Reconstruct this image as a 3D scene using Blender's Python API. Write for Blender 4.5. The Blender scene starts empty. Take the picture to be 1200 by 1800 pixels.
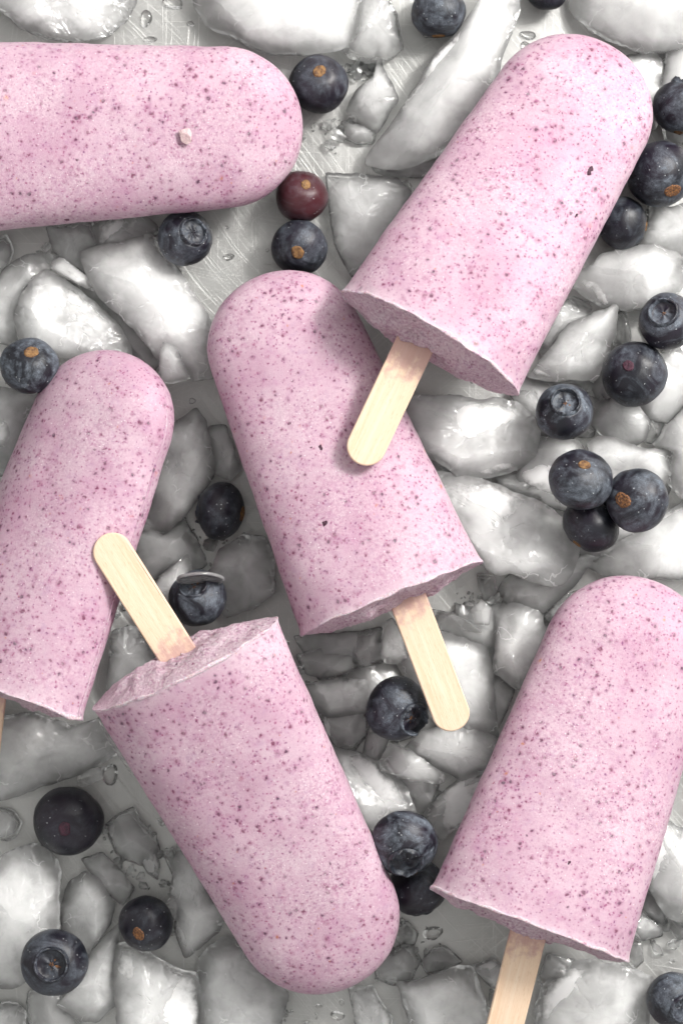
import bpy, math, random
import numpy as np
from mathutils import Vector, Matrix

# ------------------------------------------------------------------ camera, light, exposure
scn = bpy.context.scene
C = scn.collection
S = 1.0 / 7000.0          # metres per unit of the layout (about 70 units to the centimetre)
H = 0.75                  # camera height above the tray, metres

cd = bpy.data.cameras.new('camera')
cam = bpy.data.objects.new('camera', cd); C.objects.link(cam)
cam.location = (0, 0, H); cam.rotation_euler = (0, 0, 0)
cd.sensor_fit = 'VERTICAL'; cd.sensor_height = 24.0
cd.lens = 24.0 * H / (1800 * S)
cd.clip_start = 0.01; cd.clip_end = 20
cd.dof.use_dof = True; cd.dof.focus_distance = H - 0.026; cd.dof.aperture_fstop = 11
scn.camera = cam

w = bpy.data.worlds.new('World'); scn.world = w; w.use_nodes = True
bg = w.node_tree.nodes['Background']
bg.inputs[0].default_value = (1.0, 0.99, 0.965, 1); bg.inputs[1].default_value = 0.48

def area(name, loc, target, size, power, col):
    l = bpy.data.lights.new(name, 'AREA'); l.shape = 'DISK'; l.size = size; l.energy = power; l.color = col
    o = bpy.data.objects.new(name, l); C.objects.link(o); o.location = loc
    d = Vector(target) - Vector(loc); o.rotation_euler = d.to_track_quat('-Z', 'Y').to_euler()
    return o
area('key_lamp', (0.50, 0.42, 0.60), (0.01, 0.0, 0.0), 0.17, 5.7, (1.0, 0.975, 0.94))
area('window_softbox', (0.62, 0.66, 0.80), (0.0, 0.0, 0.0), 0.90, 8.0, (1.0, 0.985, 0.955))

vs = scn.view_settings
vs.view_transform = 'Standard'; vs.look = 'None'; vs.gamma = 1; vs.use_curve_mapping = False; vs.exposure = 0.50
cy = scn.cycles
cy.use_denoising = True; cy.use_adaptive_sampling = True; cy.adaptive_threshold = 0.05; cy.adaptive_min_samples = 16
cy.max_bounces = 14; cy.transmission_bounces = 8; cy.transparent_max_bounces = 24; cy.glossy_bounces = 6; cy.diffuse_bounces = 7
cy.volume_bounces = 6
cy.sample_clamp_indirect = 4.0; cy.caustics_refractive = True; cy.caustics_reflective = False; cy.blur_glossy = 1.0

# ------------------------------------------------------------------ helpers
def W(px, py, z=0.0):
    f = (H - z * S) / H
    return Vector(((px - 600) * S * f, (900 - py) * S * f, z * S))

def tag(o, label=None, cat=None, group=None, kind=None):
    if label: o['label'] = label
    if cat: o['category'] = cat
    if group: o['group'] = group
    if kind: o['kind'] = kind
    return o

def mk(name, v, f, mat, parent=None, smooth=True):
    me = bpy.data.meshes.new(name)
    me.from_pydata([tuple(map(float, p)) for p in v], [], [tuple(map(int, q)) for q in f])
    if smooth: me.polygons.foreach_set('use_smooth', [True] * len(me.polygons))
    me.materials.append(mat); me.update()
    o = bpy.data.objects.new(name, me); C.objects.link(o)
    if parent: o.parent = parent
    return o

def empty(name, loc):
    o = bpy.data.objects.new(name, None); C.objects.link(o); o.location = loc
    o.empty_display_size = 0.01
    return o

_rs = np.random.RandomState(7)
_P = _rs.permutation(256); _P = np.concatenate([_P, _P, _P])
_G = _rs.normal(size=(256, 3)); _G /= np.linalg.norm(_G, axis=1)[:, None]
def noise3(p):
    p = np.asarray(p, float); i = np.floor(p).astype(int); f = p - i; i &= 255
    u = f * f * f * (f * (f * 6 - 15) + 10); r = 0
    for a in (0, 1):
        for b in (0, 1):
            for c in (0, 1):
                g = _G[_P[_P[_P[i[..., 0] + a] + i[..., 1] + b] + i[..., 2] + c]]
                d = f - np.array([a, b, c])
                r = r + (g * d).sum(-1) * (u[..., 0] if a else 1 - u[..., 0]) * (u[..., 1] if b else 1 - u[..., 1]) * (u[..., 2] if c else 1 - u[..., 2])
    return r * 1.6
def fbm(p, o=3, g=0.5):
    p = np.asarray(p, float); a = 1; r = 0
    for k in range(o):
        r = r + a * noise3(p * 2 ** k + 13.7 * k); a *= g
    return r

def grid_faces(n, rows, closed=True, off=0):
    F = []
    for r in range(rows - 1):
        for k in range(n if closed else n - 1):
            a = off + r * n + k; b = off + r * n + (k + 1) % n
            F.append((a, b, b + n, a + n))
    return F

# ------------------------------------------------------------------ materials
class NT:
    def __init__(s, name):
        s.m = bpy.data.materials.new(name); s.m.use_nodes = True
        s.t = s.m.node_tree; s.t.nodes.clear()
        s.out = s.n('ShaderNodeOutputMaterial')
    def n(s, typ, inp=None, **kw):
        x = s.t.nodes.new(typ)
        for k, v in kw.items(): setattr(x, k, v)
        for k, v in (inp or {}).items(): s.set(x, k, v)
        return x
    def set(s, x, k, v):
        i = x.inputs[k]
        if isinstance(v, bpy.types.NodeSocket): s.t.links.new(v, i)
        elif isinstance(v, bpy.types.Node): s.t.links.new(v.outputs[0], i)
        else: i.default_value = v
    def math(s, op, a, b=0.0, c=0.0, clamp=False):
        x = s.n('ShaderNodeMath', {0: a, 1: b, 2: c}, operation=op); x.use_clamp = clamp
        return x.outputs[0]
    def mr(s, v, a, b, c=0.0, d=1.0, smooth=False):
        x = s.n('ShaderNodeMapRange', {0: v, 1: a, 2: b, 3: c, 4: d}); x.clamp = True
        if smooth: x.interpolation_type = 'SMOOTHSTEP'
        return x.outputs[0]
    def mix(s, f, a, b, mode='MIX'):
        x = s.n('ShaderNodeMix', data_type='RGBA', blend_type=mode)
        s.set(x, 0, f); s.set(x, 6, a); s.set(x, 7, b)
        return x.outputs[2]
    def noise(s, vec, scale, detail=2.0, rough=0.5, dist=0.0):
        return s.n('ShaderNodeTexNoise', {'Vector': vec, 'Scale': scale, 'Detail': detail, 'Roughness': rough, 'Distortion': dist})
    def obj(s): 
        return s.n('ShaderNodeTexCoord').outputs['Object']
    def mapping(s, v, scale=(1, 1, 1), rot=(0, 0, 0), loc=(0, 0, 0)):
        return s.n('ShaderNodeMapping', {'Vector': v, 'Scale': scale, 'Rotation': rot, 'Location': loc}).outputs[0]
    def bump(s, h, st, dist, normal=None):
        x = s.n('ShaderNodeBump', {'Height': h, 'Strength': st, 'Distance': dist})
        if normal is not None: s.set(x, 'Normal', normal)
        return x.outputs[0]
    def done(s, shader, vol=None):
        s.t.links.new(shader.outputs[0] if isinstance(shader, bpy.types.Node) else shader, s.out.inputs[0])
        if vol is not None: s.t.links.new(vol.outputs[0], s.out.inputs[1])
        return s.m

def mat_pop(name, frosty=0.0, density=1.0):
    t = NT(name); o0 = t.obj()
    rnd = t.n('ShaderNodeObjectInfo').outputs['Random']
    off = t.n('ShaderNodeCombineXYZ', {0: t.math('MULTIPLY', rnd, 3.1), 1: t.math('MULTIPLY', rnd, 1.7), 2: t.math('MULTIPLY', rnd, 2.3)})
    o = t.n('ShaderNodeVectorMath', {0: o0, 1: off}, operation='ADD').outputs[0]
    warp = t.noise(o, 900, 2.0)
    ow = t.n('ShaderNodeVectorMath', {0: o, 1: t.n('ShaderNodeVectorMath', {0: warp.outputs['Color'], 'Scale': 0.0011}, operation='SCALE').outputs[0]}, operation='ADD').outputs[0]
    big = t.noise(o, 75, 3.0).outputs[0]; mid = t.noise(o, 260, 3.0, 0.6).outputs[0]
    col = t.mix(t.mr(big, 0.35, 0.68), (0.445, 0.275, 0.358, 1), (0.51, 0.358, 0.430, 1))
    col = t.mix(t.mr(mid, 0.52, 0.74, 0, 0.55), col, (0.40, 0.19, 0.31, 1))
    col = t.mix(t.mr(t.noise(o, 420, 2.0).outputs[0], 0.60, 0.74, 0, 0.40), col, (0.36, 0.21, 0.33, 1))
    cl = t.mr(t.noise(o, 130, 2.0).outputs[0], 0.36, 0.62, 0.68, 1.06)
    def specks(scale, rmin, rmax, powr, strength, halo, c1, c2, col):
        v = t.n('ShaderNodeTexVoronoi', {'Vector': ow, 'Scale': scale}); v.voronoi_dimensions = '3D'
        sep = t.n('ShaderNodeSeparateColor', {0: v.outputs['Color']})
        r = t.math('MULTIPLY_ADD', t.math('POWER', sep.outputs[0], powr), rmax - rmin, rmin)
        r = t.math('MULTIPLY', r, cl)
        q = t.math('DIVIDE', v.outputs['Distance'], r)
        core = t.mr(q, 0.55, 1.15, strength, 0, True); hal = t.mr(q, 0.6, 2.6, halo, 0, True)
        cc = t.mix(t.mr(sep.outputs[1], 0.25, 0.8), c1, c2)
        cc = t.mix(t.mr(sep.outputs[2], 0.985, 0.99), cc, (0.46, 0.17, 0.05, 1))
        col = t.mix(hal, col, t.mix(0.45, cc, (0.44, 0.13, 0.28, 1)))
        return t.mix(core, col, cc)
    col = specks(1150, 0.08, 0.38, 1.1, 0.80, 0.30, (0.25, 0.045, 0.135, 1), (0.17, 0.045, 0.14, 1), col)
    col = specks(560, 0.05, 0.33, 1.5, 0.84, 0.55, (0.125, 0.013, 0.055, 1), (0.06, 0.015, 0.045, 1), col)
    col = specks(290, 0.02, 0.165, 2.6, 0.90, 0.55, (0.13, 0.014, 0.05, 1), (0.06, 0.03, 0.06, 1), col)
    fm = t.noise(o, 55, 3.0, 0.6).outputs[0]; fine = t.noise(o, 3800, 2.0, 0.7).outputs[0]; finer = t.noise(o, 1500, 3.0, 0.7).outputs[0]
    frost = t.math('MULTIPLY', t.mr(fm, 0.40 - 0.2 * frosty, 0.68 - 0.3 * frosty, 0.12 + 0.45 * frosty, 0.66 + 0.4 * frosty), t.mr(finer, 0.38, 0.64))
    frost = t.math('MAXIMUM', frost, t.math('MULTIPLY', t.n('ShaderNodeAttribute', attribute_name='frost').outputs['Fac'], t.mr(finer, 0.30, 0.55, 0.45, 1.0)))
    col = t.mix(frost, col, (0.63, 0.51, 0.56, 1))
    # tiny ice sparkles
    sv = t.n('ShaderNodeTexVoronoi', {'Vector': o, 'Scale': 1500}); sc = t.n('ShaderNodeSeparateColor', {0: sv.outputs['Color']})
    spark = t.math('MULTIPLY', t.mr(sv.outputs['Distance'], 0.12, 0.24, 1, 0), t.math('GREATER_THAN', t.math('MULTIPLY', sc.outputs[0], t.mr(fm, 0.3, 0.7, 0.80, 1.06)), 0.84))
    col = t.mix(t.math('MULTIPLY', spark, 0.75), col, (0.80, 0.72, 0.76, 1))
    # feathery crystal streaks, direction varying over the body
    ang = t.math('MULTIPLY', t.noise(o, 42, 1.0).outputs[0], 9.0)
    rot = t.n('ShaderNodeVectorRotate', {'Vector': o, 'Angle': ang}, rotation_type='Z_AXIS').outputs[0]
    st = t.noise(t.mapping(rot, (2600, 130, 300)), 1.0, 2.0).outputs[0]
    stm = t.math('MULTIPLY', t.mr(t.noise(o, 60, 2.0).outputs[0], 0.42, 0.72), st)
    h = t.math('ADD', t.math('MULTIPLY', stm, 0.32), t.math('MULTIPLY', fine, 0.30 + 0.5 * frosty))
    h = t.math('ADD', h, t.math('MULTIPLY', finer, 0.35 + 0.9 * frosty))
    h = t.math('ADD', h, t.math('MULTIPLY', spark, 0.8))
    nb = t.bump(h, 0.50 + 0.4 * frosty, 0.00040)
    p = t.n('ShaderNodeBsdfPrincipled', {'Base Color': col, 'Roughness': t.math('ADD', t.mr(frost, 0, 0.6, 0.0, 0.3), t.mr(big, 0.3, 0.7, 0.30, 0.48)), 'Normal': nb, 'IOR': 1.36,
        'Subsurface Weight': 0.22, 'Subsurface Radius': (1.0, 0.55, 0.7), 'Subsurface Scale': 0.0016, 'Specular IOR Level': 0.4})
    return t.done(p)

def mat_frost_rim():
    t = NT('frosted_rim_ice'); o = t.obj()
    a = t.noise(o, 2600, 3.0, 0.7).outputs[0]; b = t.noise(o, 420, 3.0).outputs[0]
    col = t.mix(t.mr(a, 0.36, 0.58), (0.50, 0.32, 0.40, 1), (0.70, 0.60, 0.64, 1))
    col = t.mix(t.mr(b, 0.58, 0.70, 0, 0.8), col, (0.32, 0.11, 0.2, 1))
    p = t.n('ShaderNodeBsdfPrincipled', {'Base Color': col, 'Roughness': 0.7, 'Normal': t.bump(a, 0.8, 0.0005), 'Subsurface Weight': 0.2, 'Subsurface Scale': 0.001})
    return t.done(p)

def mat_wood():
    t = NT('birch_wood'); o = t.obj()
    g = t.noise(t.mapping(o, (1500, 45, 400)), 1.0, 4.0, 0.6).outputs[0]
    g2 = t.noise(t.mapping(o, (260, 16, 100)), 1.0, 2.0).outputs[0]
    fl = t.noise(t.mapping(o, (5200, 700, 2000)), 1.0, 1.0).outputs[0]
    col = t.mix(t.mr(g, 0.3, 0.7), (0.70, 0.50, 0.345, 1), (0.77, 0.615, 0.475, 1))
    col = t.mix(t.mr(g2, 0.45, 0.75, 0, 0.5), col, (0.72, 0.53, 0.38, 1))
    col = t.mix(t.mr(fl, 0.62, 0.72, 0, 0.35), col, (0.48, 0.29, 0.14, 1))
    y = t.n('ShaderNodeSeparateXYZ', {0: o}).outputs[1]
    wet = t.math('ADD', y, t.mr(t.noise(o, 500, 3.0, 0.6).outputs[0], 0.3, 0.7, -0.0035, 0.0035))
    col = t.mix(t.mr(wet, 0.0060, 0.0130, 0.75, 0.0, True), col, (0.47, 0.27, 0.26, 1))
    p = t.n('ShaderNodeBsdfPrincipled', {'Base Color': col, 'Roughness': 0.55, 'Normal': t.bump(t.math('ADD', g, fl), 0.25, 0.0002), 'Specular IOR Level': 0.35})
    return t.done(p)

def mat_berry(name, c0, c1, bloom):
    t = NT(name); o = t.obj(); i = t.n('ShaderNodeObjectInfo')
    off = t.n('ShaderNodeCombineXYZ', {0: t.math('MULTIPLY', i.outputs['Random'], 5.0), 1: t.math('MULTIPLY', i.outputs['Random'], 2.0)})
    o = t.n('ShaderNodeVectorMath', {0: o, 1: off}, operation='ADD').outputs[0]
    a = t.noise(o, 120, 4.0, 0.65, 1.2).outputs[0]; b = t.noise(o, 620, 4.0, 0.7).outputs[0]; f = t.noise(o, 5200, 2.0, 0.8).outputs[0]
    bl = t.math('MULTIPLY', t.mr(a, 0.42, 0.62, 0.03, 1.0), t.mr(b, 0.30, 0.62, 0.15, 1.0))
    bl = t.math('MULTIPLY', bl, t.mr(f, 0.30, 0.62, 0.25, 1.3))
    amt = t.math('MULTIPLY', bl, t.n('ShaderNodeSeparateColor', {0: i.outputs['Color']}).outputs[0])
    base = t.mix(t.mr(t.noise(o, 90, 2.0).outputs[0], 0.4, 0.65), c0, c1)
    col = t.mix(amt, base, bloom)
    v = t.n('ShaderNodeTexVoronoi', {'Vector': o, 'Scale': 1300}); vc = t.n('ShaderNodeSeparateColor', {0: v.outputs['Color']})
    sp = t.math('MULTIPLY', t.mr(v.outputs['Distance'], 0.13, 0.24, 1, 0), t.math('GREATER_THAN', vc.outputs[0], 0.90))
    col = t.mix(t.math('MULTIPLY', sp, 0.55), col, (0.55, 0.58, 0.60, 1))
    h = t.math('ADD', t.math('MULTIPLY', b, 0.5), t.math('MULTIPLY', f, 0.25)); h = t.math('ADD', h, t.math('MULTIPLY', sp, 0.5))
    p = t.n('ShaderNodeBsdfPrincipled', {'Base Color': col, 'Roughness': t.mr(amt, 0, 0.7, 0.36, 0.72), 'Normal': t.bump(h, 0.35, 0.0004), 'Specular IOR Level': 0.42})
    return t.done(p)

def mat_plain(name, c0, c1, scale, rough=0.7, bump=0.5):
    t = NT(name); o = t.obj(); a = t.noise(o, scale, 3.0, 0.65).outputs[0]
    p = t.n('ShaderNodeBsdfPrincipled', {'Base Color': t.mix(t.mr(a, 0.35, 0.65), c0, c1), 'Roughness': rough, 'Normal': t.bump(a, bump, 0.0006)})
    return t.done(p)

def mat_ice(name, clear_only=False):
    """clear refracting ice with a milky, bubbly share that differs from chunk to chunk"""
    t = NT(name); tc = t.n('ShaderNodeTexCoord'); o0 = tc.outputs['Object']; i = t.n('ShaderNodeObjectInfo')
    par = t.n('ShaderNodeSeparateColor', {0: i.outputs['Color']})
    off = t.n('ShaderNodeCombineXYZ', {0: t.math('MULTIPLY', i.outputs['Random'], 7.0), 1: t.math('MULTIPLY', i.outputs['Random'], 3.0)})
    o = t.n('ShaderNodeVectorMath', {0: o0, 1: off}, operation='ADD').outputs[0]
    n1 = t.noise(o, 95, 2.0, 0.5, 0.3).outputs[0]; n2 = t.noise(o, 420, 3.0, 0.65, 0.8).outputs[0]; n3 = t.noise(o, 2400, 2.0, 0.7).outputs[0]
    wav = t.math('ABSOLUTE', t.math('SUBTRACT', t.noise(o, 150, 2.0, 0.5, 0.9).outputs[0], 0.5)); wav = t.math('MULTIPLY', wav, -2.0)
    h = t.math('ADD', t.math('MULTIPLY', wav, 1.0), t.math('MULTIPLY', n2, 0.22)); h = t.math('ADD', h, t.math('MULTIPLY', n3, t.mr(n1, 0.42, 0.66, 0.0, 0.10)))
    # pale fracture veins inside the ice
    vv = t.n('ShaderNodeTexVoronoi', {'Vector': t.n('ShaderNodeVectorMath', {0: o, 1: t.n('ShaderNodeVectorMath', {0: t.noise(o, 260, 2.0).outputs['Color'], 'Scale': 0.006}, operation='SCALE').outputs[0]}, operation='ADD').outputs[0], 'Scale': 105}, feature='DISTANCE_TO_EDGE')
    h = t.math('ADD', h, t.math('MULTIPLY', t.mr(vv.outputs['Distance'], 0.0, 0.05, 1.0, 0.0), t.mr(n1, 0.50, 0.60, 0.0, 0.05)))
    nb = t.bump(h, 0.60, 0.0010)
    rough = t.mr(n1, 0.38, 0.66, 0.02, 0.12)
    refr = t.n('ShaderNodeBsdfRefraction', {'Color': (0.985, 0.99, 0.988, 1), 'Roughness': rough, 'IOR': 1.31, 'Normal': nb})
    tr = t.n('ShaderNodeBsdfTransparent', {0: (0.985, 0.99, 0.988, 1)})
    inner = t.n('ShaderNodeMixShader', {0: 0.55 if clear_only else 0.74, 1: refr.outputs[0], 2: tr.outputs[0]})
    if not clear_only:
        at = t.n('ShaderNodeAttribute', attribute_name='milk').outputs['Fac']
        milk = t.n('ShaderNodeBsdfPrincipled', {'Base Color': (0.985, 0.985, 0.975, 1), 'Roughness': 0.6, 'Specular IOR Level': 0.0, 'Subsurface Weight': 1.0, 'Subsurface Radius': (1, 1, 1), 'Subsurface Scale': 0.007})
        m = t.math('ADD', at, t.mr(n1, 0.3, 0.7, -0.40, 0.30))
        m = t.math('ADD', m, t.mr(n2, 0.3, 0.7, -0.06, 0.06))
        m = t.mr(m, 0.12, 1.15, 0.21, 0.58, True)
        vein = t.math('MULTIPLY', t.mr(vv.outputs['Distance'], 0.0, 0.035, 0.55, 0, True), t.mr(t.noise(o, 150, 2.0).outputs[0], 0.48, 0.6))
        m = t.math('MAXIMUM', m, vein)
        m = t.math('MULTIPLY', m, t.math('MULTIPLY_ADD', par.outputs[0], 0.85, 0.25), clamp=True)
        inner = t.n('ShaderNodeMixShader', {0: m, 1: inner.outputs[0], 2: milk.outputs[0]})
    gl = t.n('ShaderNodeBsdfGlossy', {'Color': (1, 1, 1, 1), 'Roughness': rough, 'Normal': nb})
    surf = t.n('ShaderNodeMixShader', {0: t.n('ShaderNodeFresnel', {'IOR': 1.42, 'Normal': nb}).outputs[0], 1: inner.outputs[0], 2: gl.outputs[0]})
    if clear_only: return t.done(surf)
    return t.done(surf)

def mat_core():
    t = NT('milky_ice_core'); o = t.obj(); i = t.n('ShaderNodeObjectInfo')
    par = t.n('ShaderNodeSeparateColor', {0: i.outputs['Color']})
    off = t.n('ShaderNodeCombineXYZ', {0: t.math('MULTIPLY', i.outputs['Random'], 5.0), 1: t.math('MULTIPLY', i.outputs['Random'], 9.0)})
    o = t.n('ShaderNodeVectorMath', {0: o, 1: off}, operation='ADD').outputs[0]
    n1 = t.noise(o, 120, 2.0, 0.5, 0.5).outputs[0]; n2 = t.noise(o, 600, 3.0, 0.65).outputs[0]
    at = t.n('ShaderNodeAttribute', attribute_name='milk').outputs['Fac']
    m = t.math('ADD', t.math('ADD', at, t.mr(n1, 0.3, 0.7, -0.35, 0.30)), t.mr(n2, 0.3, 0.7, -0.10, 0.10))
    a = t.math('MULTIPLY', t.mr(m, 0.10, 0.80, 0.0, 1.0, True), par.outputs[0], clamp=True)
    d = t.n('ShaderNodeBsdfPrincipled', {'Base Color': (0.985, 0.985, 0.975, 1), 'Roughness': 0.7, 'Specular IOR Level': 0.0, 'Subsurface Weight': 1.0, 'Subsurface Radius': (1, 1, 1), 'Subsurface Scale': 0.006})
    return t.done(t.n('ShaderNodeMixShader', {0: a, 1: t.n('ShaderNodeBsdfTransparent').outputs[0], 2: d.outputs[0]}))

def mat_water():
    t = NT('meltwater'); g = t.n('ShaderNodeBsdfPrincipled', {'Base Color': (1, 1, 1, 1), 'Roughness': 0.01, 'IOR': 1.33, 'Transmission Weight': 1.0})
    tr = t.n('ShaderNodeBsdfTransparent')
    return t.done(t.n('ShaderNodeMixShader', {0: 0.25, 1: g.outputs[0], 2: tr.outputs[0]}))

def mat_tray():
    t = NT('scratched_steel'); o = t.obj()
    wp = t.n('ShaderNodeVectorMath', {0: o, 1: t.n('ShaderNodeVectorMath', {0: t.noise(o, 9, 2.0).outputs['Color'], 'Scale': 0.03}, operation='SCALE').outputs[0]}, operation='ADD').outputs[0]
    def scr(rot, sx, sy, lo, hi):
        return t.mr(t.noise(t.mapping(t.mapping(wp, (1, 1, 1), (0, 0, rot)), (sx, sy, 1)), 1.0, 3.0, 0.6).outputs[0], lo, hi)
    s1 = scr(0.9, 30, 2300, 0.57, 0.70); s2 = scr(-0.6, 36, 1900, 0.62, 0.72); s3 = scr(1.6, 26, 2600, 0.60, 0.70); s4 = scr(2.5, 44, 3000, 0.62, 0.72); s5 = scr(0.1, 40, 2800, 0.60, 0.72)
    ss = t.math('MAXIMUM', t.math('MAXIMUM', s1, s2), t.math('MAXIMUM', s3, t.math('MAXIMUM', s4, s5)))
    bl = t.noise(o, 34, 4.0, 0.6).outputs[0]; fine = t.noise(o, 1500, 3.0, 0.7).outputs[0]
    col = t.mix(t.mr(bl, 0.35, 0.65), (0.38, 0.38, 0.37, 1), (0.51, 0.51, 0.50, 1))
    col = t.mix(t.math('MULTIPLY', ss, 0.40), col, (0.78, 0.78, 0.765, 1))
    rough = t.math('ADD', t.mr(bl, 0.3, 0.7, 0.42, 0.56), t.math('MULTIPLY', ss, 0.10))
    h = t.math('ADD', t.math('MULTIPLY', ss, 0.6), t.math('MULTIPLY', fine, 0.25))
    p = t.n('ShaderNodeBsdfPrincipled', {'Base Color': col, 'Metallic': 1.0, 'Roughness': rough, 'Normal': t.bump(h, 0.32, 0.0002)})
    return t.done(p)

M_POP = mat_pop('blueberry_yogurt_ice'); M_BASE = mat_pop('frosty_cut_end', 1.15); M_RIM = mat_frost_rim(); M_WOOD = mat_wood()
M_BERRY = mat_berry('blueberry_skin', (0.006, 0.0065, 0.011, 1), (0.013, 0.009, 0.017, 1), (0.155, 0.180, 0.215, 1))
M_RED = mat_berry('reddish_blueberry_skin', (0.03, 0.007, 0.011, 1), (0.06, 0.013, 0.018, 1), (0.15, 0.13, 0.16, 1))
M_SCAR = mat_plain('tan_stem_scar', (0.30, 0.16, 0.055, 1), (0.08, 0.035, 0.015, 1), 900)
M_SCARP = mat_plain('purple_stem_scar', (0.07, 0.018, 0.035, 1), (0.025, 0.01, 0.02, 1), 1500)
M_CROWN = mat_plain('dusty_crown', (0.055, 0.065, 0.085, 1), (0.012, 0.012, 0.018, 1), 1400, 0.65)
M_PITH = mat_plain('brown_crown_pith', (0.26, 0.11, 0.035, 1), (0.03, 0.014, 0.012, 1), 2200)
M_PITD = mat_plain('dark_crown_pith', (0.03, 0.03, 0.04, 1), (0.008, 0.008, 0.012, 1), 1800, 0.4)
M_HOLE = mat_plain('air_hole_shade', (0.06, 0.008, 0.03, 1), (0.03, 0.005, 0.02, 1), 3000, 0.5)  # dark colour stands in for the shade inside small air holes
M_SEED = mat_plain('pale_seed', (0.50, 0.34, 0.36, 1), (0.56, 0.42, 0.42, 1), 1500, 0.4)
M_ICE = mat_ice('cracked_ice'); M_CLEAR = mat_ice('clear_ice', True); M_CORE = mat_core(); M_WATER = mat_water(); M_TRAY = mat_tray()

# ------------------------------------------------------------------ the tray
def tray():
    x, y, th = 0.34, 0.42, 0.0012
    v = [(-x, -y, 0), (x, -y, 0), (x, y, 0), (-x, y, 0), (-x, -y, -th), (x, -y, -th), (x, y, -th), (-x, y, -th)]
    f = [(0, 1, 2, 3), (7, 6, 5, 4), (0, 4, 5, 1), (1, 5, 6, 2), (2, 6, 7, 3), (3, 7, 4, 0)]
    o = mk('tray', v, f, M_TRAY, smooth=False)
    tag(o, 'scratched steel tray under the ice and popsicles', 'tray', kind='structure')
tray()

# ------------------------------------------------------------------ popsicles
LEN, RB, RT, TB, TT = 640.0, 172.0, 142.0, 92.0, 66.0
def pop_section(u, lens, n):
    """unit outline, u angle array; lens 0 = superellipse, 1 = pointed lens"""
    c, s = np.cos(u), np.sin(u)
    ex = 2.35
    xe = np.sign(c) * np.abs(c) ** (2 / ex); ye = np.sign(s) * np.abs(s) ** (2 / ex)
    yl = np.sign(s) * (1 - np.abs(xe) ** 2.6)
    return xe, ye * (1 - lens) + yl * lens

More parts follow.
